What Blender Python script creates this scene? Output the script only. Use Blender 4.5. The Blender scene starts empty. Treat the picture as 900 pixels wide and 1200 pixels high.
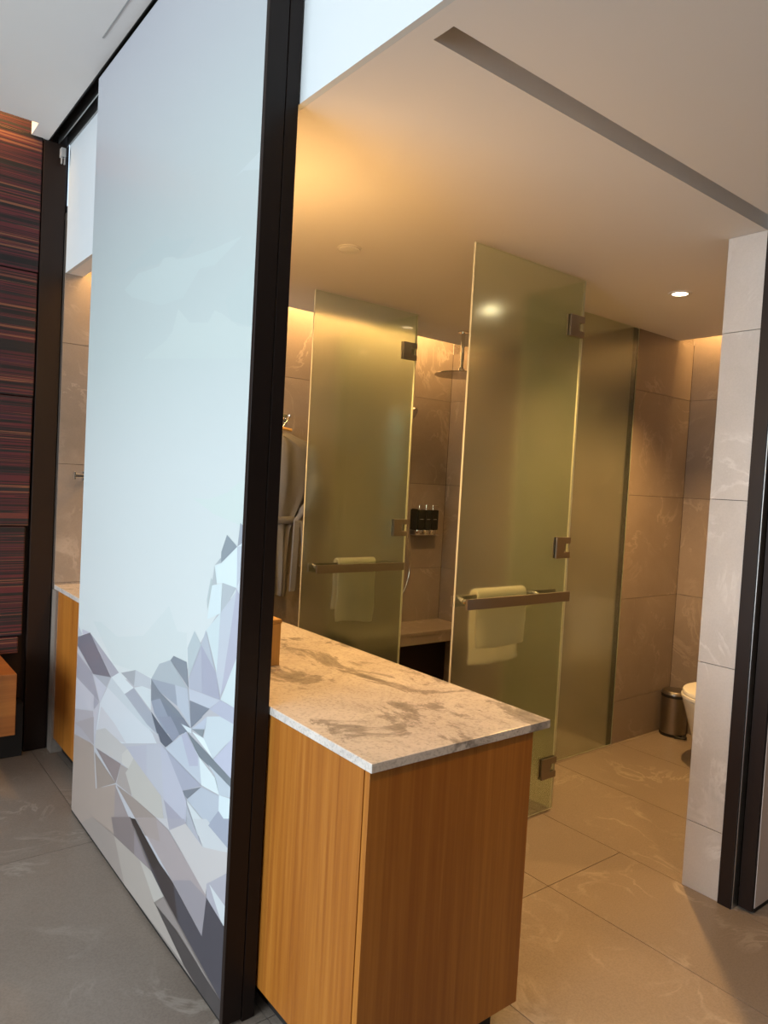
import bpy, bmesh, math, random
from mathutils import Matrix, Vector

S = bpy.context.scene
COL = S.collection
random.seed(7)

# ------------------------------------------------------------------ camera
F_PX, PITCH, ROLL, YAW, CAM_H = 843.91, 0.0410995, 0.0549522, 0.6671894, 1.5
fw = Vector((math.sin(YAW) * math.cos(PITCH), math.cos(YAW) * math.cos(PITCH), -math.sin(PITCH)))
r0 = Vector((math.cos(YAW), -math.sin(YAW), 0))
u0 = r0.cross(fw)
rt = math.cos(ROLL) * r0 + math.sin(ROLL) * u0
up = -math.sin(ROLL) * r0 + math.cos(ROLL) * u0
cam = bpy.data.cameras.new('camera')
cam.sensor_fit = 'VERTICAL'
cam.sensor_height = 36.0
cam.lens = F_PX / 1200 * 36.0
cam.clip_start = 0.02
cam_ob = bpy.data.objects.new('camera', cam)
cam_ob.matrix_world = Matrix(((rt.x, up.x, -fw.x, 0), (rt.y, up.y, -fw.y, 0), (rt.z, up.z, -fw.z, CAM_H), (0, 0, 0, 1)))
COL.objects.link(cam_ob)
S.camera = cam_ob

# ------------------------------------------------------------------ view, world
S.view_settings.view_transform = 'Standard'
S.view_settings.look = 'None'
S.view_settings.exposure = 0.0
S.view_settings.gamma = 1.0
S.view_settings.use_curve_mapping = False
wd = bpy.data.worlds.new('world')
S.world = wd
wd.use_nodes = True
wd.node_tree.nodes['Background'].inputs[0].default_value = (0.62, 0.80, 1.0, 1)
wd.node_tree.nodes['Background'].inputs[1].default_value = 1.6

# ------------------------------------------------------------------ lights
def light(name, kind, loc, energy, color, aim=None, **kw):
    d = bpy.data.lights.new(name, kind)
    d.energy = energy
    d.color = color
    for k, v in kw.items():
        setattr(d, k, v)
    o = bpy.data.objects.new(name, d)
    o.location = loc
    if aim is not None:
        o.rotation_euler = (Vector(aim) - Vector(loc)).to_track_quat('-Z', 'Y').to_euler()
    COL.objects.link(o)
    return o

DAY = (0.83, 0.935, 1.0)
WARM = (1.0, 0.56, 0.19)
# daylight through the bedroom window (opening in wall_left)
w = light('window_daylight', 'AREA', (-4.02, 1.45, 1.6), 310, DAY, shape='RECTANGLE', size=2.5, size_y=3.9)
w.rotation_euler = (0, -math.pi / 2, 0)
# LED strips in the two ceiling coves and the bedroom curtain recess
def strip(name, loc, length, energy, rot, width=0.03, color=WARM):
    o = light(name, 'AREA', loc, energy, color, shape='RECTANGLE', size=length, size_y=width)
    o.rotation_euler = rot
    return o
strip('cove_strip', (2.40, 3.72, 2.65), 2.62, 34, (math.radians(75), 0, 0))
strip('cove_strip', (4.24, 1.93, 2.65), 1.0, 14, (math.radians(75), 0, math.radians(-90)))
strip('recess_strip', (-1.2, 3.88, 3.22), 3.9, 24, (math.radians(75), 0, 0))
# recessed downlights
def spot(loc, energy, size=120):
    return light('downlight_lamp', 'SPOT', loc, energy, WARM, aim=(loc[0], loc[1], 0), spot_size=math.radians(size), spot_blend=0.6, shadow_soft_size=0.03)
spot((3.242, 1.911, 2.465), 190)
spot((2.90, 2.84, 2.465), 75)
spot((1.88, 3.45, 2.465), 32)  # unseen spot added to brighten the towel behind the farther door
spot((1.45, 2.62, 2.465), 75)  # added out of view to light the towels and marble
spot((1.90, 0.50, 2.465), 44)

# ------------------------------------------------------------------ materials
def lin(c):
    return tuple((v / 255 / 12.92) if v / 255 <= 0.04045 else ((v / 255 + 0.055) / 1.055) ** 2.4 for v in c)

def mat(name, color, rough=0.5, metal=0.0, spec=0.5, **kw):
    m = bpy.data.materials.new(name)
    m.use_nodes = True
    b = m.node_tree.nodes['Principled BSDF']
    b.inputs['Base Color'].default_value = (*color, 1)
    b.inputs['Roughness'].default_value = rough
    b.inputs['Metallic'].default_value = metal
    b.inputs['Specular IOR Level'].default_value = spec
    for k, v in kw.items():
        b.inputs[k].default_value = v
    return m

class NT:
    def __init__(s, m):
        s.t = m.node_tree
        s.b = s.t.nodes['Principled BSDF']
    def n(s, typ, **kw):
        x = s.t.nodes.new(typ)
        for k, v in kw.items():
            setattr(x, k, v)
        return x
    def l(s, a, b):
        s.t.links.new(a, b)
    def pos(s, scale=(1, 1, 1), jitter=True):
        g = s.n('ShaderNodeNewGeometry')
        v = s.n('ShaderNodeMapping')
        v.inputs['Scale'].default_value = scale
        if jitter:
            oi = s.n('ShaderNodeObjectInfo')
            ad = s.n('ShaderNodeVectorMath', operation='SCALE')
            ad.inputs[0].default_value = (7.3, 3.1, 5.7)
            s.l(oi.outputs['Random'], ad.inputs['Scale'])
            a2 = s.n('ShaderNodeVectorMath', operation='ADD')
            s.l(g.outputs['Position'], a2.inputs[0])
            s.l(ad.outputs[0], a2.inputs[1])
            s.l(a2.outputs[0], v.inputs['Vector'])
        else:
            s.l(g.outputs['Position'], v.inputs['Vector'])
        return v.outputs[0]
    def noise(s, vec, scale, detail=4, rough=0.55, dist=0.0, typ='FBM'):
        x = s.n('ShaderNodeTexNoise', noise_type=typ)
        s.l(vec, x.inputs['Vector'])
        x.inputs['Scale'].default_value = scale
        x.inputs['Detail'].default_value = detail
        x.inputs['Roughness'].default_value = rough
        x.inputs['Distortion'].default_value = dist
        return x.outputs['Fac']
    def ramp(s, fac, stops, interp='LINEAR'):
        r = s.n('ShaderNodeValToRGB')
        r.color_ramp.interpolation = interp
        while len(r.color_ramp.elements) < len(stops):
            r.color_ramp.elements.new(0.5)
        for e, (p, c) in zip(r.color_ramp.elements, stops):
            e.position = p
            e.color = (*c, 1) if len(c) == 3 else c
        s.l(fac, r.inputs[0])
        return r.outputs[0]
    def mix(s, fac, a, b, mode='MIX'):
        x = s.n('ShaderNodeMix', data_type='RGBA', blend_type=mode)
        for sock, v in ((x.inputs[0], fac), (x.inputs[6], a), (x.inputs[7], b)):
            if hasattr(v, 'links'):
                s.l(v, sock)
            else:
                sock.default_value = v if not isinstance(v, tuple) else (*v, 1)
        return x.outputs[2]
    def bump(s, h, strength=0.1, dist=0.002):
        x = s.n('ShaderNodeBump')
        x.inputs['Strength'].default_value = strength
        x.inputs['Distance'].default_value = dist
        s.l(h, x.inputs['Height'])
        s.l(x.outputs[0], s.b.inputs['Normal'])

def stone(name, base, dark, vein, rough, vein_amt=0.35, speck=0.25):
    m = mat(name, base, rough)
    k = NT(m)
    p = k.pos()
    cl = k.noise(p, 1.8, 5, 0.6, 0.6)
    c = k.ramp(cl, [(0.32, dark), (0.68, base)])
    fine = k.noise(p, 160, 2, 0.6)
    c = k.mix(speck, c, k.ramp(fine, [(0.35, dark), (0.62, base)]))
    v = k.noise(p, 2.3, 6, 0.6, 1.3)
    vm = k.ramp(v, [(0.478, (0, 0, 0)), (0.498, (1, 1, 1)), (0.504, (1, 1, 1)), (0.53, (0, 0, 0))])
    gate = k.ramp(k.noise(p, 3.1, 3), [(0.46, (0, 0, 0)), (0.66, (vein_amt,) * 3)])
    vv = k.mix(1.0, vm, gate, 'MULTIPLY')
    c = k.mix(vv, c, vein)
    k.l(c, k.b.inputs['Base Color'])
    k.bump(fine, 0.06, 0.001)
    return m

M_FLOOR = stone('floor_stone', (0.275, 0.225, 0.183), (0.205, 0.165, 0.132), (0.46, 0.40, 0.34), 0.36, 0.55, 0.55)
M_WALL = stone('wall_stone', (0.270, 0.222, 0.185), (0.200, 0.162, 0.132), (0.46, 0.39, 0.33), 0.5, 0.45, 0.18)
M_PILLAR = stone('pillar_stone', (0.52, 0.485, 0.455), (0.40, 0.37, 0.345), (0.75, 0.73, 0.70), 0.45, 0.6, 0.2)
M_GROUT = mat('grout', (0.06, 0.05, 0.042), 0.9)
M_PAINT = mat('ceiling_paint', (0.76, 0.73, 0.70), 0.85, spec=0.2)
M_FASCIA = mat('white_paint', (0.61, 0.645, 0.66), 0.7, spec=0.3)
M_DARK = mat('bronze_black_metal', (0.014, 0.008, 0.006), 0.45, spec=0.22)
M_BLACK = mat('black_matt', (0.008, 0.007, 0.006), 0.6)
M_BROWN = mat('dark_brown_laminate', (0.018, 0.010, 0.007), 0.45, spec=0.25)
M_CHROME = mat('chrome', (0.80, 0.78, 0.74), 0.12, 1.0)
M_NICKEL = mat('brushed_nickel', (0.33, 0.30, 0.26), 0.34, 1.0)
M_CERAMIC = mat('white_ceramic', (0.83, 0.82, 0.79), 0.10)
M_PLASTIC = mat('black_plastic', (0.012, 0.014, 0.012), 0.18)
M_TAUPE = mat('taupe_paint', (0.20, 0.165, 0.14), 0.7)
M_GREY = mat('grey_plastic', (0.35, 0.34, 0.33), 0.5)
M_ALU = mat('aluminium', (0.55, 0.54, 0.52), 0.35, 1.0)
M_EDGE = mat('ground_glass_edge', (0.78, 0.78, 0.64), 0.3)
M_PALE = mat('pale_panel', (0.62, 0.53, 0.49), 0.55)
M_WHITEPL = mat('white_plastic', (0.75, 0.74, 0.72), 0.4)
M_LAMP = mat('lamp_lens', (1, 0.9, 0.75), 0.5)
NT(M_LAMP).b.inputs['Emission Color'].default_value = (1.0, 0.80, 0.50, 1)
NT(M_LAMP).b.inputs['Emission Strength'].default_value = 14
M_GLOBE = mat('opal_globe', (1, 0.9, 0.75), 0.4)
NT(M_GLOBE).b.inputs['Emission Color'].default_value = (*WARM, 1)
NT(M_GLOBE).b.inputs['Emission Strength'].default_value = 80

# bathroom countertop marble
M_MARBLE = mat('counter_marble', (0.6, 0.55, 0.5), 0.22)
k = NT(M_MARBLE)
p = k.pos(jitter=False)
c = k.ramp(k.noise(p, 3.5, 6, 0.6, 0.5), [(0.3, (0.52, 0.46, 0.41)), (0.7, (0.68, 0.62, 0.56))])
pp = k.pos((1.0, 0.62, 1), False)
v = k.ramp(k.noise(pp, 5.2, 9, 0.68, 0.7), [(0.525, (0, 0, 0)), (0.56, (0.65,) * 3), (0.64, (1, 1, 1))])
c = k.mix(v, c, (0.245, 0.215, 0.19))
v2 = k.ramp(k.noise(pp, 3.1, 8, 0.7, 1.4), [(0.475, (0, 0, 0)), (0.5, (0.22,) * 3), (0.525, (0, 0, 0))])
c = k.mix(v2, c, (0.30, 0.26, 0.23))
sp = k.ramp(k.noise(p, 120, 2), [(0.3, (0.75,) * 3), (0.5, (1, 1, 1))])
c = k.mix(1.0, c, sp, 'MULTIPLY')
k.l(c, k.b.inputs['Base Color'])

def wood(name, a, b, c3, scale, rough=0.38, axis='z', stretch=38):
    m = mat(name, a, rough)
    k = NT(m)
    sc = {'z': (stretch, stretch, 0.9), 'x': (0.9, stretch, stretch), 'y': (stretch, 0.9, stretch)}[axis]
    p = k.pos(sc)
    n1 = k.noise(p, scale, 5, 0.6, 0.25)
    col = k.ramp(n1, [(0.3, b), (0.52, a), (0.72, c3)])
    sc2 = {'z': (7, 7, 0.12), 'x': (0.12, 7, 7), 'y': (7, 0.12, 7)}[axis]
    n2 = k.noise(k.pos(sc2), 1.0, 2)
    col = k.mix(0.35, col, k.ramp(n2, [(0.38, b), (0.6, c3)]))
    k.l(col, k.b.inputs['Base Color'])
    k.bump(n1, 0.08, 0.001)
    return m
M_WOOD = wood('teak_veneer', (0.37, 0.128, 0.015), (0.255, 0.075, 0.008), (0.48, 0.190, 0.030), 1.6)
M_WOODH = wood('teak_veneer_flat', (0.27, 0.088, 0.016), (0.19, 0.055, 0.010), (0.33, 0.12, 0.024), 1.6, axis='x')
M_BOX = wood('amber_wood', (0.50, 0.28, 0.07), (0.38, 0.19, 0.045), (0.6, 0.36, 0.11), 1.2)

# woven striped fabric of the bedroom wall
M_STRIPE = mat('striped_textile', (0.1, 0.02, 0.02), 0.85)
k = NT(M_STRIPE)
def band(sz, sx, off):
    q = k.pos((sx, 0.0, sz), True)
    return k.noise(q, 1.0, 2, 0.6)
b1 = band(20, 0.1, 0)
col = k.ramp(b1, [(0.0, (0.010, 0.007, 0.007)), (0.38, (0.012, 0.008, 0.008)), (0.42, (0.055, 0.010, 0.013)), (0.46, (0.018, 0.009, 0.010)),
                  (0.485, (0.080, 0.013, 0.016)), (0.525, (0.012, 0.009, 0.008)), (0.555, (0.100, 0.024, 0.018)), (0.59, (0.045, 0.009, 0.018)), (0.64, (0.011, 0.008, 0.008))], 'CONSTANT')
b2 = band(58, 0.2, 0)
th = k.ramp(b2, [(0.0, (0, 0, 0)), (0.60, (0, 0, 0)), (0.62, (1, 1, 1))], 'CONSTANT')
col = k.mix(th, col, (0.16, 0.06, 0.032))
b3 = band(40, 0.2, 0)
th = k.ramp(b3, [(0.0, (0, 0, 0)), (0.585, (0, 0, 0)), (0.60, (1, 1, 1))], 'CONSTANT')
col = k.mix(th, col, (0.015, 0.012, 0.012))
k.l(col, k.b.inputs['Base Color'])
k.bump(b2, 0.3, 0.003)

def cloth(name, c):
    m = mat(name, c, 0.95, spec=0.1)
    k = NT(m)
    f = k.noise(k.pos(), 420, 2)
    k.l(k.mix(0.35, c, k.ramp(f, [(0.3, tuple(x * 0.6 for x in c)), (0.7, c)])), k.b.inputs['Base Color'])
    k.bump(f, 0.5, 0.003)
    return m
M_TOWEL = cloth('white_terry', (0.90, 0.88, 0.82))
k = NT(M_TOWEL)          # terry lets a good part of the light through
tr = k.n('ShaderNodeBsdfTranslucent')
tr.inputs[0].default_value = (0.92, 0.90, 0.82, 1)
mx = k.n('ShaderNodeMixShader')
mx.inputs[0].default_value = 0.62
k.l(k.b.outputs[0], mx.inputs[1])
k.l(tr.outputs[0], mx.inputs[2])
k.l(mx.outputs[0], k.t.nodes['Material Output'].inputs[0])
M_ROBE = cloth('grey_terry', (0.165, 0.162, 0.160))

# acid-etched door glass: polished outside face, etched inside face, pale green body
def frosted(name, rough, milk):
    m = mat(name, (0.77, 0.90, 0.76), rough, **{'Transmission Weight': 1.0, 'IOR': 1.45})
    k = NT(m)
    tr = k.n('ShaderNodeBsdfTranslucent')
    tr.inputs[0].default_value = (0.66, 0.76, 0.58, 1)
    df = k.n('ShaderNodeBsdfDiffuse')
    df.inputs[0].default_value = (0.55, 0.62, 0.46, 1)
    ms = k.n('ShaderNodeMixShader')
    ms.inputs[0].default_value = 0.4
    k.l(tr.outputs[0], ms.inputs[1])
    k.l(df.outputs[0], ms.inputs[2])
    mx = k.n('ShaderNodeMixShader')
    mx.inputs[0].default_value = milk
    k.l(k.b.outputs[0], mx.inputs[1])
    k.l(ms.outputs[0], mx.inputs[2])
    k.l(mx.outputs[0], k.t.nodes['Material Output'].inputs[0])
    return m
M_GLASS_OUT = mat('polished_glass_face', (0.93, 0.97, 0.90), 0.02, **{'Transmission Weight': 1.0, 'IOR': 1.45})
M_GLASS_IN = frosted('etched_glass_face', 0.25, 0.04)

# print colours come from the mesh's own colour attribute (artwork; lower-left facets have brownish reflection and shade painted in)
M_PRINT = mat('printed_vinyl', (0.8, 0.8, 0.8), 0.30)
k = NT(M_PRINT)
at = k.n('ShaderNodeVertexColor', layer_name='ink')
k.l(at.outputs[0], k.b.inputs['Base Color'])

# ------------------------------------------------------------------ mesh helpers
def link(name, me, m, parent=None, kind=None):
    o = bpy.data.objects.new(name, me)
    COL.objects.link(o)
    for x in (m if isinstance(m, (list, tuple)) else [m]):
        if len(me.materials) < (len(m) if isinstance(m, (list, tuple)) else 1):
            me.materials.append(x)
    if parent is not None:
        o.parent = parent
        o.matrix_parent_inverse = Matrix.Translation(parent.location).inverted() if parent.location.length else Matrix()
    if kind:
        o['kind'] = kind
    return o

def finish(name, bm, m, parent=None, kind=None, smooth=False):
    bmesh.ops.recalc_face_normals(bm, faces=bm.faces)
    me = bpy.data.meshes.new(name)
    bm.to_mesh(me)
    bm.free()
    if smooth:
        for p in me.polygons:
            p.use_smooth = True
        try:
            me.set_sharp_from_angle(angle=math.radians(40))
        except Exception:
            pass
    return link(name, me, m, parent, kind)

def add_box(bm, b, bevel=0.0, seg=2):
    x0, x1, y0, y1, z0, z1 = b
    r = bmesh.ops.create_cube(bm, size=1.0)
    for v in r['verts']:
        v.co = Vector(((x0 + x1) / 2 + v.co.x * (x1 - x0), (y0 + y1) / 2 + v.co.y * (y1 - y0), (z0 + z1) / 2 + v.co.z * (z1 - z0)))
    if bevel:
        es = list({e for v in r['verts'] for e in v.link_edges})
        bmesh.ops.bevel(bm, geom=es, offset=bevel, segments=seg, profile=0.5, affect='EDGES')

def box(name, b, m, parent=None, kind=None, bevel=0.0):
    bm = bmesh.new()
    add_box(bm, b, bevel)
    return finish(name, bm, m, parent, kind)

def boxes(name, bs, m, parent=None, kind=None, bevel=0.0):
    bm = bmesh.new()
    for b in bs:
        add_box(bm, b, bevel)
    return finish(name, bm, m, parent, kind)

def add_tube(bm, pts, r, seg=12, cap=True):
    pts = [Vector(p) for p in pts]
    rings = []
    n = None
    for i, p in enumerate(pts):
        t = (pts[min(i + 1, len(pts) - 1)] - pts[max(i - 1, 0)]).normalized()
        if n is None:
            n = t.orthogonal().normalized()
        n = (n - t * n.dot(t)).normalized()
        bn = t.cross(n)
        rr = r[i] if isinstance(r, (list, tuple)) else r
        rings.append([bm.verts.new(p + n * rr * math.cos(a) + bn * rr * math.sin(a)) for a in (2 * math.pi * j / seg for j in range(seg))])
    for a, b in zip(rings, rings[1:]):
        for j in range(seg):
            bm.faces.new((a[j], a[(j + 1) % seg], b[(j + 1) % seg], b[j]))
    if cap:
        bm.faces.new(rings[0][::-1])
        bm.faces.new(rings[-1])

def tube(name, pts, r, m, parent=None, seg=12):
    bm = bmesh.new()
    add_tube(bm, pts, r, seg)
    return finish(name, bm, m, parent, smooth=True)

def add_loft(bm, rings, cap=True):
    rs = [[bm.verts.new(p) for p in ring] for ring in rings]
    for a, b in zip(rs, rs[1:]):
        nn = len(a)
        for j in range(nn):
            bm.faces.new((a[j], a[(j + 1) % nn], b[(j + 1) % nn], b[j]))
    if cap:
        bm.faces.new(rs[0][::-1])
        bm.faces.new(rs[-1])

def loft(name, rings, m, parent=None, cap=True):
    bm = bmesh.new()
    add_loft(bm, rings, cap)
    return finish(name, bm, m, parent, smooth=True)

def lathe(name, prof, c, m, parent=None, seg=32):
    return loft(name, [[(c[0] + r * math.cos(2 * math.pi * j / seg), c[1] + r * math.sin(2 * math.pi * j / seg), c[2] + z) for j in range(seg)] for r, z in prof], m, parent)

def spline(pts, n=8):
    P = [Vector(p) for p in pts]
    out = []
    for i in range(len(P) - 1):
        a, b, c, d = P[max(i - 1, 0)], P[i], P[i + 1], P[min(i + 2, len(P) - 1)]
        for j in range(n):
            t = j / n
            out.append(0.5 * ((2 * b) + (c - a) * t + (2 * a - 5 * b + 4 * c - d) * t * t + (3 * b - a - 3 * c + d) * t ** 3))
    out.append(P[-1])
    return out

def thing(name, loc, label, cat, group=None):
    o = bpy.data.objects.new(name, None)
    o.empty_display_size = 0.1
    o.location = loc
    COL.objects.link(o)
    return tag(o, label, cat, group)

def tag(o, label, cat, group=None):
    o['label'] = label
    o['category'] = cat
    if group:
        o['group'] = group
    return o

UNIT = bpy.data.meshes.new('tile_unit')
_bm = bmesh.new()
bmesh.ops.create_cube(_bm, size=1.0)
bmesh.ops.bevel(_bm, geom=list(_bm.edges), offset=0.0015, segments=1, affect='EDGES')
_bm.to_mesh(UNIT)
_bm.free()
_tile_mesh = {}
def tile(name, b, m, parent):
    me = _tile_mesh.get(m.name)
    if me is None:
        me = UNIT.copy()
        me.name = name
        me.materials.append(m)
        _tile_mesh[m.name] = me
    o = bpy.data.objects.new(name, me)
    o.location = ((b[0] + b[1]) / 2, (b[2] + b[3]) / 2, (b[4] + b[5]) / 2)
    o.scale = (b[1] - b[0], b[3] - b[2], b[5] - b[4])
    o.parent = parent
    COL.objects.link(o)
    return o
ST = 'structure'
# ================================================================== SETTING
# ---- floor: recessed grout bed with single stone tiles
floor = box('floor', (-4.1, 4.7, -3.1, 4.2, -0.10, -0.004), M_GROUT, kind=ST)
def tiles_floor(xs, ys):
    g = 0.0014
    for xa, xb in zip(xs, xs[1:]):
        for ya, yb in zip(ys, ys[1:]):
            tile('floor_tile', (xa + g, xb - g, ya + g, yb - g, -0.012, 0.0), M_FLOOR, floor)
tiles_floor([-4.1, -2.7, -1.5, -0.3, 0.90], [-3.1, -1.9, -0.7, 0.497, 1.697, 2.897, 4.097])
tiles_floor([0.90, 1.005, 1.613, 2.213, 2.68], [-3.1, -1.93, -0.727, 0.473, 1.673, 2.873, 4.05])
tiles_floor([2.68, 3.235, 3.84, 4.44], [-3.1, -2.39, -1.19, 0.03, 1.25, 2.45, 4.05])

# ---- bathroom walls: grout core with stone slabs set proud of it
ZS = [0.0, 0.26, 0.88, 1.505, 2.13, 2.755]
def tiles_wall(parent, axis, face, out, us, zs=ZS, m=None, g=0.0012, t=0.010):
    for a, b in zip(us, us[1:]):
        for z0, z1 in zip(zs, zs[1:]):
            lo, hi = sorted((face, face - out * t))
            if axis == 'y':
                tile('wall_tile', (a + g, b - g, lo, hi, z0 + g, z1 - g), m or M_WALL, parent)
            else:
                tile('wall_tile', (lo, hi, a + g, b - g, z0 + g, z1 - g), m or M_WALL, parent)

wf = box('wall_far', (0.975, 3.79, 4.006, 4.10, 0.0, 2.79), M_GROUT, kind=ST)
tiles_wall(wf, 'y', 4.0, -1, [0.98, 1.49, 2.69, 3.73])
ws = box('wall_shower', (3.737, 3.773, 2.48, 4.005, 0.0, 2.79), M_GROUT, kind=ST)
tiles_wall(ws, 'x', 3.73, -1, [2.482, 2.80, 3.999])
wp = box('wall_toilet_back', (3.785, 4.41, 2.476, 2.53, 0.0, 2.79), M_GROUT, kind=ST)
tiles_wall(wp, 'y', 2.47, -1, [3.783, 4.40])
wr = box('wall_right', (4.406, 4.60, -3.0, 2.476, 0.0, 2.79), M_GROUT, kind=ST)
tiles_wall(wr, 'x', 4.40, -1, [1.396, 2.469])
wq = box('wall_pillar', (2.681, 4.405, 1.256, 1.389, 0.0, 2.484), M_GROUT, kind=ST)
tiles_wall(wq, 'x', 2.675, -1, [1.2505, 1.3945], ZS[:-1] + [2.4845], M_PILLAR)
tiles_wall(wq, 'y', 1.395, 1, [2.686, 3.235, 3.84, 4.399], ZS[:-1] + [2.4845])

# ---- bathroom ceiling with track slot and two light coves
CZ, CT = 2.485, 2.63
boxes('ceiling', [
    (1.0, 4.6, -3.0, 1.19, CZ, CT),
    (1.0, 1.055, 1.19, 1.255, CZ, CT), (2.70, 4.6, 1.19, 1.255, CZ, CT),
    (1.055, 2.70, 1.19, 1.255, 2.605, CT),
    (1.0, 4.22, 1.255, 3.70, CZ, CT),
    (4.22, 4.6, 1.255, 1.395, CZ, CT), (4.22, 4.6, 2.47, 3.70, CZ, CT),
    (1.0, 1.07, 3.70, 4.006, CZ, CT), (3.73, 4.6, 3.70, 4.05, CZ, CT),
    (0.999, 4.6, -3.0, 4.10, 2.79, 2.85)], M_PAINT, kind=ST)
box('wall_fascia', (0.982, 0.9995, -3.0, 4.005, CZ, 3.34), M_FASCIA, kind=ST)

# ---- bedroom ceiling, its recess over the striped wall, and the sliding track slot
boxes('ceiling', [(-4.1, 0.803, -3.0, 3.86, 3.13, 3.34), (0.803, 0.884, -3.0, 4.051, 3.13, 3.34),
                  (-4.1, 0.803, 3.86, 4.10, 3.33, 3.38)], M_PAINT, kind=ST)
trk = boxes('trim_1', [(0.8845, 0.9815, -3.0, 4.051, 3.19, 3.33)], M_BLACK, kind=ST)
for xa, xb in ((0.8855, 0.889), (0.932, 0.9365), (0.9745, 0.9785)):
    box('rail', (xa, xb, -2.9, 4.03, 3.128, 3.19), M_ALU if xa > 0.9 else M_BLACK, trk)
box('trim_2', (0.819, 0.8235, -2.6, 2.93, 3.1275, 3.131), M_GREY, kind=ST)

# ---- dark jambs of the sliding panels
box('trim_3', (0.940, 0.978, 1.700, 1.742, 0.0, 3.125), M_DARK, kind=ST, bevel=0.0015)
box('trim_4', (0.862, 0.970, 4.011, 4.050, 0.0, 3.125), M_BROWN, kind=ST, bevel=0.0015)
tj = box('trim_5', (2.668, 2.712, 1.199, 1.2495, 0.0, CZ), M_DARK, kind=ST, bevel=0.001)
box('face_strip', (2.674, 2.712, 1.1955, 1.1985, 0.0, CZ), M_ALU, tj)

# ---- bedroom walls
wb = box('wall_striped', (-4.1, 0.990, 4.052, 4.12, 0.0, 3.42), M_BROWN, kind=ST)
for z0, z1, xr in ((0.520, 0.606, 0.822), (0.612, 1.172, 0.838), (1.178, 1.830, 0.852), (1.836, 2.456, 0.855), (2.462, 3.325, 0.858)):
    for xa, xb in ((-3.55, -2.35), (-2.345, -1.15), (-1.145, -0.05), (-0.045, xr)):
        box('upholstered_panel', (xa, xb, 4.015, 4.052, z0, z1), M_STRIPE, wb, bevel=0.006)
boxes('wall_left', [(-4.16, -4.05, -3.0, -0.5, 0, 3.34), (-4.16, -4.05, 3.4, 4.12, 0, 3.34), (-4.16, -4.05, -0.5, 3.4, 0, 0.35), (-4.16, -4.05, -0.5, 3.4, 2.85, 3.34)], M_FASCIA, kind=ST)
box('wall_back', (-4.1, 4.6, -3.12, -3.0, 0, 3.34), M_TAUPE, kind=ST)

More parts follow.
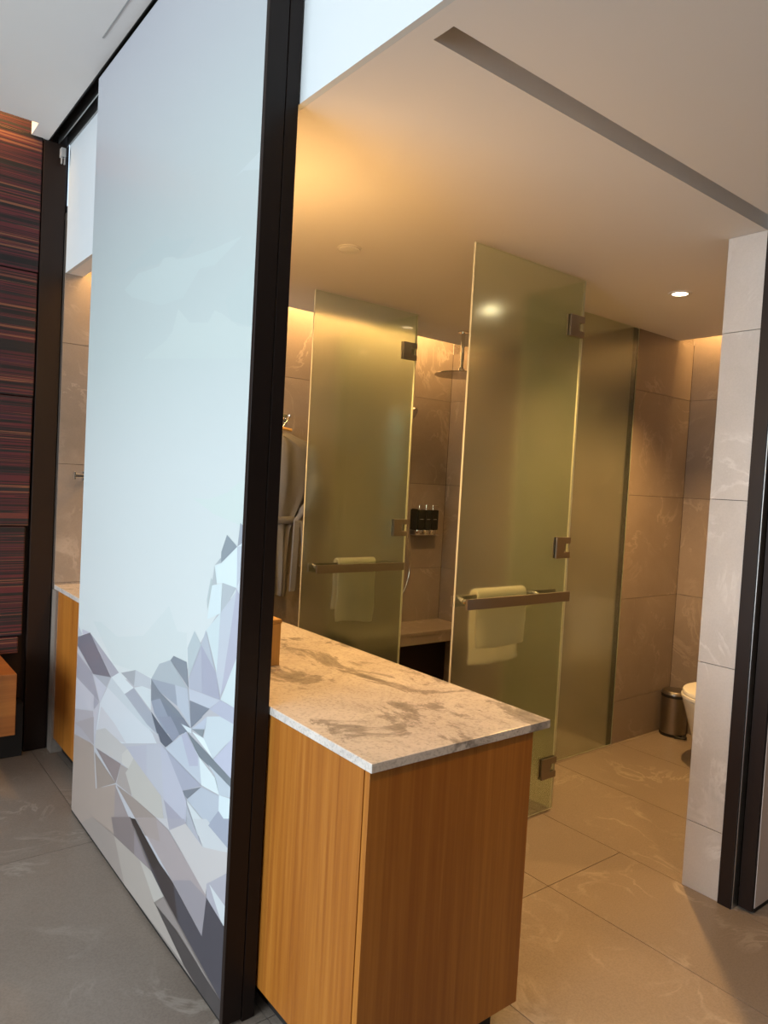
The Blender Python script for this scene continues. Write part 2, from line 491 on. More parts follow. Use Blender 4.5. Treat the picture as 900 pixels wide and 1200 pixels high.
# ================================================================== SLIDING PANEL with printed mountains
ART = '''192,206,208;2767,2164 2625,2198 2421,2183 2376,2202 2303,2190 2267,2175 2166,2159 1999,2147 1808,2143 1980,2098 2083,2109 2141,2077 2202,2043 2387,2047 2682,2123
184,198,201;2898,2239 2730,2241 2441,2278 2385,2278 2291,2238 2124,2213 2185,2187 2250,2175 2321,2195 2386,2203 2432,2192 2616,2215
191,203,207;1869,2317 1728,2342 1718,2318 1718,2291 1820,2319
190,204,206;1740,2060 1718,2059 1718,1891 1753,1894 1854,1922 1899,1981 1826,2020
197,210,211;1718,1804 2536,1886 2327,1925 2276,1949 2237,2013 2144,1957 2005,1938 1966,1968 1909,1948 1814,1903 1718,1885
204,218,218;2066,1422 1950,1423 1829,1448 1744,1488 1718,1484 1718,1362 1788,1369 1909,1383
206,217,220;2994,874 2888,888 2689,870 2424,929 2208,1069 2134,1001 2062,1011 2047,874 2285,814 2723,761
186,188,196;3199,12 3199,727 3071,787 2632,729 2334,781 2162,904 2053,892 2025,933 1921,1044 1810,1149 1718,1186 1718,12
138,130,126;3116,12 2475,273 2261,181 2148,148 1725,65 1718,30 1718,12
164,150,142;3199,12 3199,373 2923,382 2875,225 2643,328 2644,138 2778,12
118,118,130;3199,761 3197,768 3029,819 2745,704 2966,662 3199,728
195,195,208;3140,812 3029,819 3134,789
190,195,205;3195,815 3137,791 3197,768
168,170,182;3029,819 2658,743 2739,706
160,160,172;3199,645 3199,697 2980,665 2871,571 3198,593
190,190,200;3199,582 3198,593 2948,579 2947,520 3199,456
170,175,185;2959,663 2745,704 2796,653
192,195,208;2958,661 2796,653 2865,574
212,222,228;2739,706 2658,743 2498,728 2587,682
165,172,180;2635,748 2485,795 2494,735
188,196,205;2485,795 2338,802 2339,766 2418,755 2494,735
205,216,222;2493,730 2418,755 2334,766 2326,697
165,172,185;2587,682 2498,728 2326,691 2263,638 2354,640
206,213,221;2789,648 2739,706 2304,625 2263,605 2616,491 2902,438 2864,572
195,205,213;2739,706 2587,682 2354,640 2257,633 2393,628 2783,656
200,201,208;2850,564 2682,544 2550,512 2895,440
165,165,178;2947,575 2878,569 2941,524
174,170,177;3199,454 2947,516 2923,387 3199,344
190,190,200;2947,518 2871,571 2902,438 2921,388
168,161,165;3199,393 2937,496 2923,386 3101,399 3199,391
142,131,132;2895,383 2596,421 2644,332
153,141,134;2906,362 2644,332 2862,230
191,189,189;2897,454 2789,495 2548,497 2585,427 2909,382
200,198,195;2589,460 2526,504 2470,485 2518,431 2585,427
166,159,157;2595,419 2518,431 2475,349 2638,334
187,185,181;2470,485 2210,457 2174,383 2246,367 2464,349 2543,407 2518,431
180,182,196;2548,500 2228,616 2195,449 2470,485
154,143,138;2637,328 2464,349 2236,366 2169,336 2330,267
152,142,143;2649,322 2430,241 2644,138
214,230,235;1887,1238 1846,1250 1754,1306 1746,1196 1831,1197 1869,1190
170,185,180;1718,1400 1724,1414 1718,1414
155,163,175;1743,1371 1718,1362 1718,1322 1753,1306
143,155,165;1819,1332 1754,1306 1849,1250 1849,1282
175,185,192;1851,1265 1846,1252 1887,1240
180,190,196;1890,1238 1868,1187 1900,1180 1896,1200
185,198,202;1909,1200 1896,1197 1901,1181 1923,1107 1929,1135
190,200,212;1754,1306 1718,1313 1718,1238 1746,1196
215,228,235;1718,1313 1754,1306 1718,1322
210,226,232;1900,1180 1834,1195 1836,1111 1920,1079
180,190,198;1831,1197 1749,1195 1803,1139 1836,1114
185,188,205;1749,1195 1718,1173 1718,1129 1759,1122
205,215,225;1746,1196 1718,1239 1718,1176 1721,1177
192,201,213;1837,1112 1746,1187 1786,1007 1813,884 1848,939 1844,1059
180,184,202;1746,1187 1718,1177 1718,1005 1813,884 1786,1007
202,218,224;1837,1112 1840,1024 1844,943 1923,1047
182,196,203;2005,1028 1953,998 2033,880 2050,967
180,190,202;1926,1046 1852,941 1953,998
167,172,191;1953,998 1848,941 1814,873 2026,850 2029,879
175,182,198;1953,998 1934,861 2026,850 2029,879
133,144,156;2153,920 2051,924 2030,851 2177,901
172,184,193;2267,868 2177,901 2035,846 2022,816 2131,833 2334,802
155,165,180;2334,802 2131,833 2106,773 2257,779
182,192,206;2131,833 2035,846 1999,740 2106,773
128,138,150;2334,802 2257,779 2094,759 2003,734 2071,730 2249,758 2326,729
125,135,150;2249,758 2003,734 2039,708 2111,685
148,158,175;2326,729 2249,758 2111,685 2188,661 2293,697
98,106,118;2322,693 2188,661 2263,638
190,198,212;2025,849 1814,872 1878,830 2017,816
130,138,152;2017,816 1878,830 1999,738
180,186,205;1814,872 1718,875 1718,829 1878,828
205,220,226;1718,875 1812,874 1718,1026
200,213,222;1892,803 1812,827 1718,832 1718,815 1734,788 1843,696 1908,735
180,186,205;1718,831 1812,827 1718,857
98,104,118;2299,684 2129,654 2187,617 2231,621
145,152,170;2260,695 2156,726 2079,692 2129,654
125,133,148;2151,727 2059,751 2001,735 2033,716 2079,690
210,222,230;2070,728 1997,736 1992,723 2025,719
130,138,152;2005,770 1922,794 1997,738
140,150,158;1993,736 1907,761 1916,735
185,195,212;1943,768 1892,803 1903,763 1993,736
222,236,242;1992,729 1908,735 1839,696
188,194,214;1734,788 1718,799 1718,681 1726,678 1839,696
188,198,212;2186,614 2033,715 1933,672 1909,598
178,182,202;2066,694 2029,714 1941,671 1938,643 1998,622
122,132,142;2025,717 1839,696 1718,681 1718,658 1933,672
165,170,188;2186,612 1909,595 2048,527
214,228,234;1933,672 1823,650 1793,612 1909,597
190,202,214;1870,672 1718,657 1718,632 1793,612 1823,656
122,130,142;2048,527 1908,592 2003,520
182,192,206;1908,592 1793,609 1792,568 1856,500 2003,518
212,228,236;1793,612 1718,629 1718,548 1792,568
160,168,186;1792,568 1718,548 1718,528 1813,488 1856,500
205,214,220;2007,515 1859,498 1813,488 1917,444
172,178,190;2010,505 1917,444 1955,427 2000,447
184,188,204;2230,614 2181,612 2007,513 2004,445 2182,449
184,188,200;2350,573 2230,614 2183,452 2207,454 2338,474
162,162,178;2182,449 2000,447 2121,374
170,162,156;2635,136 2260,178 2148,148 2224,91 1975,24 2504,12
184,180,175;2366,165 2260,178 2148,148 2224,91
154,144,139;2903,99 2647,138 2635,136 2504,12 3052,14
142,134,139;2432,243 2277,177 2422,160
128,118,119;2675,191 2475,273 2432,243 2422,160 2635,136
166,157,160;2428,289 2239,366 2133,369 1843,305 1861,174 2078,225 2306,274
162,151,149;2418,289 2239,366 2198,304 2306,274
195,195,200;2239,366 2145,401 2126,372
196,194,196;2126,372 2006,443 1881,426 1718,482 1718,418 1840,340 1849,302
150,146,154;2087,230 1955,293 1842,297 1861,174
172,172,184;1846,334 1718,428 1718,306 1735,269 1842,297
205,212,218;1828,343 1718,329 1718,268 1735,269
165,165,178;2145,401 2015,454 2006,443 2126,372
175,178,190;1967,474 1881,426 1950,435
200,206,212;1954,479 1865,515 1718,498 1718,482 1881,426
160,168,186;1718,490 1851,502 1817,535 1718,576
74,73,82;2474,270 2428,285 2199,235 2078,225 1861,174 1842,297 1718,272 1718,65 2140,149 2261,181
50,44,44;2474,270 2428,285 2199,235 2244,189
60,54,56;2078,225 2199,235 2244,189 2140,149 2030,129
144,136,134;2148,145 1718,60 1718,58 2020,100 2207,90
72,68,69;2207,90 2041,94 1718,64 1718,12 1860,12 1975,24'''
YA, YB, ZA, ZB, PX = 1.7175, 3.200, 0.012, 3.109, 0.882
sp = thing('sliding_panel', (0.91, 2.45, 0.0), 'tall white sliding panel printed with grey faceted mountains', 'sliding door')
box('panel_core', (PX + 0.0064, 0.937, 1.7180, 3.200, 0.012, 3.109), M_WHITEPL, sp)
box('frame_stile', (PX - 0.001, 0.9375, 1.700, 1.7170, 0.010, 3.125), M_DARK, sp, bevel=0.0012)
box('bottom_rail', (PX + 0.0065, 0.936, 1.7180, 3.199, 0.003, 0.0115), M_BLACK, sp)
bm = bmesh.new()
ink = bm.loops.layers.float_color.new('ink')
def ink_col(c):
    a = lin(c)
    return (a[0] * 0.87, a[1] * 0.855, a[2] * 0.83, 1)
sky = [(3.2, (178, 181, 192)), (2.75, (180, 187, 194)), (2.35, (184, 196, 199)), (1.95, (192, 205, 207)), (1.5, (206, 216, 219)), (1.0, (212, 221, 224)), (0.0, (214, 221, 225))]
NB = 31
vs = []
for i in range(NB + 1):
    z = ZB + (ZA - ZB) * i / NB
    vs.append((bm.verts.new((PX + 0.006, YA, z)), bm.verts.new((PX + 0.006, YB, z)), z))
def sky_at(z):
    for (za, ca), (zb, cb) in zip(sky, sky[1:]):
        if za >= z >= zb:
            t = (za - z) / (za - zb)
            return tuple(a + (b - a) * t for a, b in zip(ca, cb))
    return sky[-1][1]
for a, b in zip(vs, vs[1:]):
    f = bm.faces.new((a[0], a[1], b[1], b[0]))
    for lp in f.loops:
        lp[ink] = ink_col(sky_at(lp.vert.co.z))
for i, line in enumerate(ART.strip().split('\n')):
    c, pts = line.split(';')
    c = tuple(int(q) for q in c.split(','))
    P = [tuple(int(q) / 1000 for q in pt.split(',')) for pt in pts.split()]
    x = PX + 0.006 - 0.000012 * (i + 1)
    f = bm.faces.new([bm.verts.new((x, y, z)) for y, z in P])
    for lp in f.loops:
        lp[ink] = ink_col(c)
bm.normal_update()
for f in bm.faces:
    if f.normal.x > 0:
        f.normal_flip()
me = bpy.data.meshes.new('mountain_print')
bm.to_mesh(me)
bm.free()
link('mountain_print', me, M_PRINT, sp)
st = thing('track_stopper', (0.945, 3.955, 3.06), 'small grey roller stopper at top of far dark jamb', 'stopper')
box('bracket', (0.935, 0.958, 3.975, 4.0105, 3.055, 3.10), M_GREY, st, bevel=0.003)
for yy in (0.937, 0.951):
    box('prong', (yy, yy + 0.006, 3.980, 3.992, 3.02, 3.055), M_GREY, st, bevel=0.001)

# right-hand sliding leaf
sd = thing('sliding_door', (3.05, 1.165, 0), 'dark framed sliding door leaf with pale panel beside stone pillar', 'sliding door')
box('frame_stile', (2.700, 2.716, 1.1375, 1.188, 0.010, 2.483), M_DARK, sd, bevel=0.0015)
box('pale_face', (2.7165, 3.75, 1.1355, 1.186, 0.020, 2.483), M_PALE, sd)
box('bottom_rail', (2.7165, 3.75, 1.137, 1.186, 0.004, 0.0195), M_BLACK, sd)

# ================================================================== VANITY
va = thing('vanity_cabinet', (1.27, 2.6, 0), 'long teak veneer vanity cabinet under the marble counter', 'cabinet')
box('end_panel', (0.987, 1.546, 1.2515, 1.270, 0.085, 0.848), M_WOOD, va, bevel=0.0008)
box('side_panel', (0.985, 1.001, 1.2712, 3.925, 0.080, 0.848), M_WOOD, va)
box('carcass', (1.002, 1.522, 1.271, 3.925, 0.085, 0.845), M_BROWN, va)
box('toe_kick', (1.030, 1.500, 1.300, 3.94, 0.001, 0.0845), M_BLACK, va)
n = 5
for i in range(n):
    y0 = 1.272 + i * (2.65 / n)
    y1 = y0 + 2.65 / n - 0.003
    dr = box('drawer', (1.523, 1.551, y0, y1, 0.600, 0.845), M_WOOD, va, bevel=0.001)
    box('finger_pull', (1.5515, 1.560, y0 + 0.18, y1 - 0.18, 0.612, 0.622), M_NICKEL, dr)
    dd = box('door', (1.523, 1.546, y0, y1, 0.090, 0.597), M_WOOD, va, bevel=0.001)
    box('finger_pull', (1.5465, 1.555, y0 + 0.18, y1 - 0.18, 0.575, 0.585), M_NICKEL, dd)
box('stone_end', (0.974, 1.54, 3.926, 3.998, 0.0, 0.8475), M_WALL, va)
ct = box('countertop', (0.982, 1.602, 1.240, 3.999, 0.8485, 0.871), M_MARBLE, bevel=0.0015)
tag(ct, 'grey-veined beige marble countertop on the teak vanity', 'countertop')
tb = thing('tissue_box', (1.16, 2.13, 0.8712), 'small amber wooden box on the marble beside dark post', 'box')
box('body', (1.09, 1.222, 2.07, 2.20, 0.8715, 1.012), M_BOX, tb, bevel=0.002)
box('lid', (1.088, 1.224, 2.068, 2.202, 1.0125, 1.026), M_BOX, tb, bevel=0.002)

# ================================================================== FROSTED GLASS
def pane(name, b, axis, parent=None, outer=-1):
    """10 mm glass: polished outside face, etched inside face, ground edges."""
    bm = bmesh.new()
    add_box(bm, b, 0.0)
    bm.normal_update()
    ax = 0 if axis == 'x' else 1
    for f in bm.faces:
        nrm = f.normal[ax]
        f.material_index = 2 if abs(nrm) < 0.5 else (0 if nrm * outer > 0 else 1)
    me = bpy.data.meshes.new(name)
    bm.to_mesh(me)
    bm.free()
    return link(name, me, [M_GLASS_OUT, M_GLASS_IN, M_EDGE], parent)

def hinge(y, xe, z, parent):
    """C-shaped plate clamp on both faces of the glass, open towards the pivot side."""
    h, wd_, t = 0.096, 0.100, 0.010
    parts = []
    for ya in (y - 0.0052 - t, y + 0.0052):
        parts += [(xe - wd_, xe - wd_ * 0.42, ya, ya + t, z - h / 2, z + h / 2),
                  (xe - wd_ * 0.42, xe, ya, ya + t, z + h * 0.2, z + h / 2),
                  (xe - wd_ * 0.42, xe, ya, ya + t, z - h / 2, z - h * 0.2)]
    hg = boxes('hinge', parts, M_NICKEL, parent, bevel=0.001)
    box('knuckle', (xe - 0.016, xe + 0.001, y + 0.0155, y + 0.028, z - h * 0.19, z + h * 0.19), M_NICKEL, hg, bevel=0.002)

def glass_door(name, y, x0, x1, label, x_bar, length):
    t = thing(name, ((x0 + x1) / 2, y, 0), label, 'glass door')
    pane('glass_pane', (x0, x1, y - 0.005, y + 0.005, 0.012, 2.472), 'y', t)
    for z in (2.255, 1.245, 0.215):
        hinge(y, x1 - 0.002, z, t)
    for s, yb in ((-1, y - 0.046), (1, y + 0.042)):
        hb = box('towel_rail', (x_bar, x_bar + length, yb - 0.006, yb + 0.006, 1.004, 1.048), M_NICKEL, t, bevel=0.001)
        for xs in (x_bar + 0.03, x_bar + 0.50):
            bm = bmesh.new()
            add_tube(bm, [(xs, y + s * 0.0055, 1.030), (xs, yb - s * 0.0065, 1.036)], 0.011, 16)
            finish('standoff', bm, M_CHROME, hb, smooth=True)
    return t

glass_door('shower_door', 3.200, 1.992, 2.690, 'frosted glass shower door standing open, the farther and left one', 2.055, 0.594)
glass_door('toilet_door', 2.090, 2.032, 2.745, 'frosted glass toilet door standing open, the nearer and larger one', 2.058, 0.655)

gp = thing('glass_partition', (3.27, 2.47, 0), 'fixed frosted glass partition between toilet and shower, right of nearer door', 'glass panel')
pane('glass_pane', (2.765, 3.775, 2.465, 2.475, 0.004, 2.484), 'y', gp, 1)
gs = thing('glass_side_panel', (2.75, 2.28, 0), 'narrow fixed glass pane behind hinges of the nearer glass door', 'glass panel')
pane('glass_pane', (2.749, 2.759, 2.108, 2.463, 0.004, 2.472), 'x', gs)
gq = thing('glass_side_panel', (2.695, 3.6, 0), 'fixed glass pane behind hinges of the farther glass door', 'glass panel')
pane('glass_pane', (2.694, 2.704, 3.222, 3.997, 0.004, 2.472), 'x', gq)

# ================================================================== TOWELS
def towel(name, x0, x1, yb, zb, zf, zr, label, seed):
    """a folded bath towel laid over the rail: front fall, roll over the bar, rear fall"""
    rnd = random.Random(seed)
    ph = [rnd.uniform(0, 6.28) for _ in range(6)]
    r = 0.016
    prof = []
    for i in range(15):
        prof.append((-r, zf + (zb - zf) * i / 14))
    for i in range(1, 9):
        a = math.pi * i / 9
        prof.append((-r * math.cos(a), zb + r * math.sin(a)))
    for i in range(15):
        prof.append((r, zb + (zr - zb) * i / 14))
    nx = 22
    bm = bmesh.new()
    grid = []
    for j, (dy, z) in enumerate(prof):
        row = []
        fall = max(0.0, (zb - z)) / 0.35
        for i in range(nx + 1):
            u = i / nx
            wv = fall * (0.006 * math.sin(7 * u + ph[0]) + 0.004 * math.sin(15 * u + ph[1]))
            x = x0 + (x1 - x0) * u + 0.006 * fall * math.sin(3 * z * 9 + ph[2] + (2 if u > .5 else 0))
            drop = 0.010 * math.sin(4 * u + ph[3]) * fall
            row.append(bm.verts.new((x, yb + dy + (wv if dy > 0 else 0.5 * wv), z - drop)))
        grid.append(row)
    for a, b in zip(grid, grid[1:]):
        for i in range(nx):
            bm.faces.new((a[i], a[i + 1], b[i + 1], b[i]))
    o = finish(name, bm, M_TOWEL, smooth=True)
    sm = o.modifiers.new('thickness', 'SOLIDIFY')
    sm.thickness = 0.010
    sm.offset = 1.0
    sb = o.modifiers.new('soft', 'SUBSURF')
    sb.levels = sb.render_levels = 1
    return tag(o, label, 'towel')
towel('bath_towel', 2.235, 2.495, 3.242, 1.048, 0.715, 0.78, 'white towel on the rail behind the farther left glass door', 3)
towel('bath_towel', 2.180, 2.490, 2.132, 1.048, 0.820, 0.74, 'white towel on the rail behind the nearer glass door', 5)
# ================================================================== BATHROBE, HANGER, HOOK
RX, RY = 2.20, 3.905
hk = thing('robe_hook', (RX + 0.10, 3.998, 1.87), 'small chrome robe hook on the stone wall above the bathrobe', 'hook')
box('plate', (RX + 0.085, RX + 0.125, 3.990, 3.9985, 1.855, 1.895), M_CHROME, hk, bevel=0.002)
tube('peg', spline([(RX + 0.105, 3.990, 1.872), (RX + 0.105, 3.96, 1.866), (RX + 0.105, 3.935, 1.872), (RX + 0.105, 3.928, 1.890)], 6), 0.007, M_CHROME, hk)
hg = thing('clothes_hanger', (RX, RY, 1.79), 'brown wooden clothes hanger at the collar of the bathrobe', 'hanger')
tube('hanger_bar', spline([(RX - 0.06, RY + 0.02, 1.793), (RX + 0.03, RY + 0.02, 1.800), (RX + 0.12, RY + 0.02, 1.793)], 8), 0.010, M_BOX, hg)
tube('hanger_hook', spline([(RX + 0.06, RY + 0.02, 1.812), (RX + 0.075, RY + 0.03, 1.83), (RX + 0.10, RY + 0.035, 1.856), (RX + 0.105, RY + 0.04, 1.888)], 6), 0.0035, M_CHROME, hg)
ro = thing('bathrobe', (RX, RY, 0.8), 'grey terry bathrobe with tied belt hanging beside the left glass door', 'bathrobe')
rows = [(1.765, 0.050, 0.040), (1.750, 0.100, 0.055), (1.715, 0.215, 0.062), (1.68, 0.255, 0.068), (1.56, 0.268, 0.075), (1.44, 0.258, 0.075),
        (1.36, 0.222, 0.070), (1.28, 0.176, 0.060), (1.24, 0.160, 0.056), (1.18, 0.130, 0.060), (1.05, 0.112, 0.068), (0.92, 0.108, 0.072), (0.80, 0.108, 0.072), (0.77, 0.105, 0.066)]
rings = []
for z, a, b in rows:
    ring = []
    for j in range(72):
        t = 2 * math.pi * j / 72
        fold = 1 + 0.15 * math.sin(11 * t + 3.2 * z) * min(1, (1.80 - z) * 6) + 0.07 * math.sin(17 * t - 3 * z)
        ring.append((RX + 0.01 + a * math.cos(t) * (1 + 0.03 * math.sin(5 * z)), RY + b * math.sin(t) * fold, z + 0.012 * math.sin(3 * t + z)))
    rings.append(ring)
loft('robe_body', rings, M_ROBE, ro)
for s in (-1, 1):
    P = spline([(RX + s * 0.225, RY - 0.01, 1.69), (RX + s * 0.25, RY - 0.055, 1.52), (RX + s * 0.215, RY - 0.085, 1.36), (RX + s * 0.160, RY - 0.075, 1.27), (RX + s * 0.13, RY - 0.060, 1.22)], 6)
    tube('sleeve', P, [max(0.018, 0.050 - 0.0016 * i + 0.006 * math.sin(i * 0.9)) for i in range(len(P))], M_ROBE, ro, 16)
bz = 1.235
belt = loft('belt', [[(RX + 0.01 + (0.176 + e) * math.cos(t), RY + (0.066 + e) * math.sin(t), z) for t in (2 * math.pi * j / 40 for j in range(40))] for z, e in ((bz - 0.022, 0.004), (bz - 0.012, 0.010), (bz + 0.012, 0.010), (bz + 0.022, 0.004))], M_ROBE, ro)
def belt_end(x, z1, sway):
    bm = bmesh.new()
    rg = []
    for i in range(9):
        t = i / 8
        z = bz + (z1 - bz) * t
        xx = x + sway * math.sin(t * 2.2)
        yy = RY - 0.100 - 0.012 * math.sin(t * 3.0)
        rg.append([(xx - 0.022, yy, z), (xx - 0.018, yy - 0.008, z), (xx + 0.018, yy - 0.008, z), (xx + 0.022, yy, z), (xx + 0.018, yy + 0.008, z), (xx - 0.018, yy + 0.008, z)])
    add_loft(bm, rg)
    finish('belt_end', bm, M_ROBE, belt, smooth=True)
belt_end(RX + 0.160, 0.95, 0.014)
belt_end(RX + 0.118, 0.80, -0.012)

# ================================================================== TOWEL HOLDER on far wall (left gap)
th = thing('towel_holder', (1.10, 3.99, 1.45), 'square chrome towel holder on the stone wall above vanity end', 'towel holder')
box('wall_plate', (1.098, 1.150, 3.985, 3.9985, 1.420, 1.472), M_CHROME, th, bevel=0.002)
box('arm', (1.108, 1.130, 3.925, 3.9845, 1.436, 1.456), M_CHROME, th, bevel=0.002)
box('bar', (1.050, 1.1075, 3.930, 3.948, 1.437, 1.455), M_CHROME, th, bevel=0.002)
box('end_cap', (1.041, 1.0495, 3.922, 3.956, 1.426, 1.468), M_CHROME, th, bevel=0.002)

# ================================================================== SHOWER
sb = thing('shower_bench', (3.21, 3.83, 0.45), 'pale stone bench across the far shower wall', 'bench')
box('seat_slab', (2.708, 3.728, 3.655, 3.998, 0.468, 0.490), M_WALL, sb, bevel=0.002)
box('apron', (2.708, 3.728, 3.660, 3.690, 0.405, 0.4675), M_WALL, sb, bevel=0.001)
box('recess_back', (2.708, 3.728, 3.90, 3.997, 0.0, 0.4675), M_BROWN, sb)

sh = thing('rain_shower', (3.21, 3.36, 2.2), 'round chrome rain shower head on a ceiling drop pipe', 'shower head')
lathe('head_disc', [(0.004, 0.020), (0.10, 0.016), (0.165, 0.008), (0.170, 0.003), (0.168, 0.0), (0.004, 0.0)], (3.21, 3.36, 2.205), M_CHROME, sh, 40)
lathe('ball_joint', [(0.004, 0.052), (0.016, 0.048), (0.022, 0.035), (0.020, 0.021), (0.004, 0.020)], (3.21, 3.36, 2.2055), M_CHROME, sh, 20)
tube('drop_pipe', [(3.21, 3.36, 2.255), (3.21, 3.36, 2.476)], 0.012, M_CHROME, sh, 16)
lathe('ceiling_flange', [(0.004, -0.010), (0.034, -0.010), (0.034, 0.0), (0.004, 0.0)], (3.21, 3.36, 2.4845), M_CHROME, sh, 24)

hs = thing('hand_shower', (3.24, 3.97, 1.2), 'hand shower on a slide rail with chrome hose on far shower wall', 'hand shower')
tube('slide_rail', [(3.19, 3.955, 1.02), (3.19, 3.955, 2.03)], 0.010, M_CHROME, hs, 14)
for z in (1.05, 2.0):
    tube('rail_bracket', [(3.19, 3.966, z), (3.19, 3.998, z)], 0.012, M_CHROME, hs, 14)
tube('handle', spline([(3.18, 3.935, 1.78), (3.20, 3.91, 1.90), (3.225, 3.88, 1.98)], 6), 0.012, M_CHROME, hs)
bm = bmesh.new()
d = Vector((0.35, -0.75, -0.5)).normalized()
add_tube(bm, [Vector((3.237, 3.868, 1.992)) + d * q for q in (-0.012, 0.0, 0.012, 0.020)], [0.030, 0.052, 0.054, 0.050], 24)
finish('spray_head', bm, M_CHROME, hs, smooth=True)
tube('hose', spline([(3.20, 3.94, 1.77), (3.22, 3.92, 1.55), (3.29, 3.93, 1.25), (3.355, 3.95, 1.05), (3.385, 3.96, 0.90), (3.372, 3.96, 0.80), (3.33, 3.965, 0.70), (3.27, 3.97, 0.66), (3.21, 3.98, 0.70)], 8), 0.0075, M_CHROME, hs, 10)
tube('hose_outlet', [(3.21, 3.998, 0.705), (3.21, 3.965, 0.70)], 0.016, M_CHROME, hs, 16)

sd2 = thing('soap_dispenser', (3.49, 3.95, 1.14), 'black three chamber soap dispenser with chrome pumps on shower wall', 'soap dispenser')
box('wall_bracket', (3.395, 3.605, 3.985, 3.9985, 1.170, 1.315), M_PLASTIC, sd2, bevel=0.002)
box('side_cheek', (3.392, 3.402, 3.920, 3.9845, 1.168, 1.322), M_PLASTIC, sd2, bevel=0.002)
box('base_shelf', (3.392, 3.612, 3.915, 3.9845, 1.128, 1.134), M_NICKEL, sd2, bevel=0.001)
for i in range(3):
    x = 3.437 + 0.066 * i
    bt = box('bottle', (x - 0.0325, x + 0.0325, 3.918, 3.983, 1.170, 1.316), M_PLASTIC, sd2, bevel=0.006)
    lathe('foot', [(0.002, 0.0), (0.028, 0.0), (0.0315, 0.008), (0.0315, 0.0345), (0.002, 0.0345)], (x, 3.948, 1.1345), M_CHROME, bt, 24)
    pu = tube('pump', [(x, 3.948, 1.3195), (x, 3.948, 1.352)], 0.0075, M_CHROME, bt, 12)
    # the small printed marks on the black bottles are unreadable in the photo: a thin line and a dot
    box('label_line', (x - 0.016, x + 0.016, 3.9170, 3.9178, 1.2475, 1.2490), M_GREY, bt)
tube('spout', [(3.569, 3.946, 1.349), (3.60, 3.935, 1.349), (3.612, 3.93, 1.341)], 0.004, M_CHROME, sd2, 10)

# ================================================================== TOILET and BIN
TX, TY = 4.005, 1.935
def egg(s, z, dx=0.0, n=40, front=0.25, back=0.22, half=0.19):
    ring = []
    for j in range(n):
        t = 2 * math.pi * j / n
        c, q = math.cos(t), math.sin(t)
        ring.append((TX + dx + (front if c < 0 else back) * c * s, TY + half * q * s * (1 - 0.08 * c), z))
    return ring
to = thing('toilet', (TX, TY, 0), 'white ceramic toilet with closed lid half hidden behind the pillar', 'toilet')
loft('bowl', [egg(0.70, 0.0, 0.07), egg(0.71, 0.03, 0.07), egg(0.74, 0.10, 0.06), egg(0.81, 0.20, 0.04), egg(0.90, 0.31, 0.015), egg(0.95, 0.37, 0.0), egg(0.97, 0.388, 0.0), egg(0.95, 0.394, 0.0)], M_CERAMIC, to)
loft('seat', [egg(0.98, 0.3945), egg(1.0, 0.398), egg(1.0, 0.411), egg(0.985, 0.415)], M_CERAMIC, to)
loft('lid', [egg(0.95, 0.4155), egg(0.972, 0.418), egg(0.972, 0.432), egg(0.955, 0.438), egg(0.80, 0.4415)], M_CERAMIC, to)
box('cistern', (4.215, 4.398, TY - 0.19, TY + 0.19, 0.0, 0.80), M_CERAMIC, to, bevel=0.015)
box('flush_plate', (4.25, 4.31, TY - 0.05, TY + 0.05, 0.8003, 0.806), M_CHROME, to, bevel=0.002)

bn = thing('pedal_bin', (4.308, 2.378, 0), 'small brushed steel pedal bin in the corner beside toilet', 'bin')
BC = (4.308, 2.378, 0.0)
lathe('base', [(0.002, 0.0005), (0.080, 0.0005), (0.082, 0.018), (0.002, 0.018)], BC, M_BLACK, bn)
lathe('body', [(0.002, 0.0185), (0.079, 0.0185), (0.079, 0.245), (0.002, 0.245)], BC, M_NICKEL, bn)
lathe('collar', [(0.002, 0.2455), (0.082, 0.2455), (0.082, 0.262), (0.002, 0.262)], BC, M_BLACK, bn)
lathe('lid', [(0.002, 0.2625), (0.080, 0.2625), (0.078, 0.272), (0.07, 0.284), (0.002, 0.288)], BC, M_NICKEL, bn)
bm = bmesh.new()
add_tube(bm, spline([(4.243, 2.325, 0.012), (4.235, 2.29, 0.014), (4.255, 2.265, 0.015), (4.285, 2.275, 0.014), (4.290, 2.30, 0.012)], 5), 0.007, 10)
finish('pedal', bm, M_BLACK, bn, smooth=True)

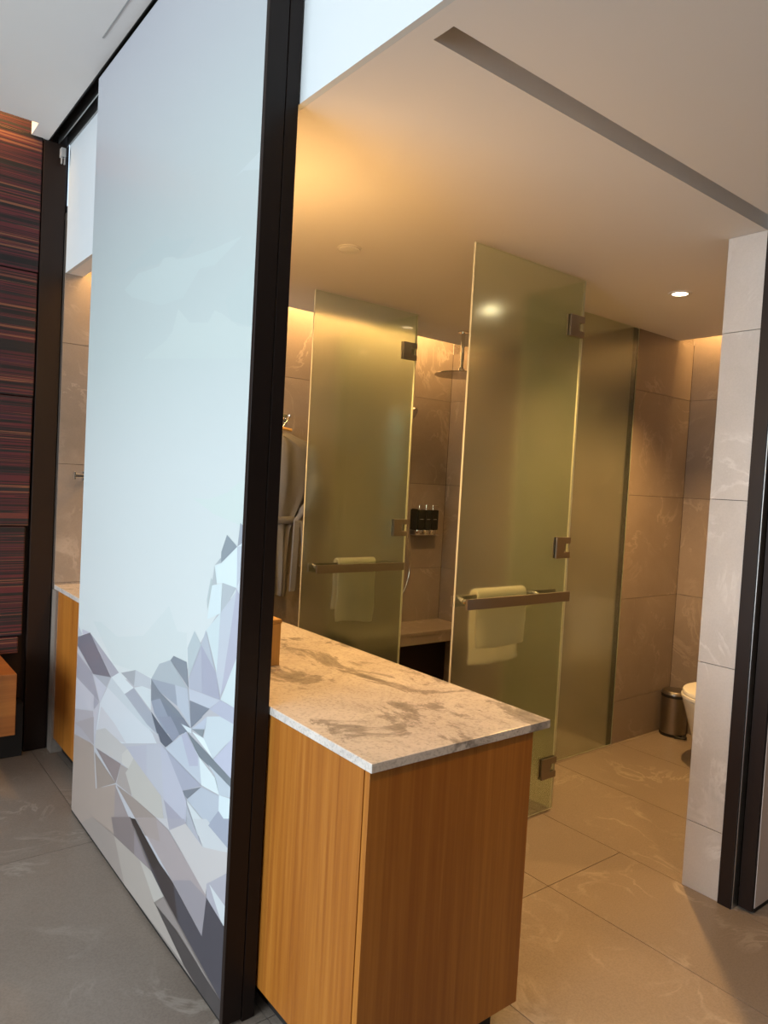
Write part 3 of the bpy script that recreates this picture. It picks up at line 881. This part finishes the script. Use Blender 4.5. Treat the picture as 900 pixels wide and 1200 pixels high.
# ================================================================== CEILING FITTINGS
cc = thing('ceiling_cover', (1.757, 2.566, CZ), 'round white cover plate on the bathroom ceiling above vanity', 'ceiling cover')
lathe('rim', [(0.002, -0.004), (0.050, -0.004), (0.052, -0.002), (0.052, -0.0002), (0.002, -0.0002)], (1.757, 2.566, CZ), M_PAINT, cc)
lathe('disc', [(0.002, -0.012), (0.042, -0.012), (0.045, -0.010), (0.045, -0.0045), (0.002, -0.0045)], (1.757, 2.566, CZ), M_WHITEPL, cc)
def downlight(x, y, label):
    t = thing('downlight', (x, y, CZ), label, 'ceiling light')
    bm = bmesh.new()
    rg = [[(x + r * math.cos(2 * math.pi * j / 28), y + r * math.sin(2 * math.pi * j / 28), CZ + z) for j in range(28)] for r, z in ((0.036, -0.0045), (0.052, -0.004), (0.054, -0.0003), (0.036, -0.0003), (0.036, -0.0045))]
    add_loft(bm, rg, cap=False)
    finish('trim_ring', bm, M_WHITEPL, t, smooth=True)
    lathe('lens', [(0.002, -0.0022), (0.0355, -0.0022), (0.0355, -0.0004), (0.002, -0.0004)], (x, y, CZ), M_LAMP, t)
downlight(3.242, 1.911, 'lit round recessed downlight in the toilet ceiling near the pillar')
downlight(2.90, 2.84, 'round recessed downlight in the shower ceiling behind the glass doors')
downlight(1.90, 0.50, 'round recessed downlight in the low ceiling in front of the vanity end')
downlight(1.88, 3.45, 'added unseen downlight at the far end of the vanity')
downlight(1.45, 2.62, 'added unseen downlight over the middle of the vanity')
def pendant(y, label):
    t = thing('pendant_lamp', (1.13, y, CZ), label, 'pendant lamp')
    lathe('rose', [(0.002, -0.02), (0.045, -0.02), (0.05, -0.0003), (0.002, -0.0003)], (1.13, y, CZ), M_DARK, t, 24)
    tube('cord', [(1.13, y, CZ - 0.021), (1.13, y, 2.148)], 0.003, M_BLACK, t, 8)
    lathe('cap', [(0.002, 0.0), (0.02, 0.0), (0.02, -0.035), (0.002, -0.035)], (1.13, y, 2.147), M_DARK, t, 20)
    lathe('globe', [(0.003, -0.06)] + [(0.06 * math.sin(a), 0.06 * -math.cos(a)) for a in (math.pi * q / 12 for q in range(1, 12))] + [(0.003, 0.06)], (1.13, y, 2.05), M_GLOBE, t, 24)
pendant(2.12, 'opal globe pendant over the vanity just behind the near dark jamb')

# ================================================================== LOW WOODEN CABINET at left edge
lc = thing('low_cabinet', (0.2, 3.75, 0), 'low orange wooden cabinet at left edge below the striped wall', 'cabinet')
box('body', (-1.20, 0.716, 3.500, 4.012, 0.275, 0.552), M_WOODH, lc, bevel=0.0015)
box('plinth', (-1.20, 0.845, 3.962, 4.050, 0.001, 0.2745), M_BLACK, lc)
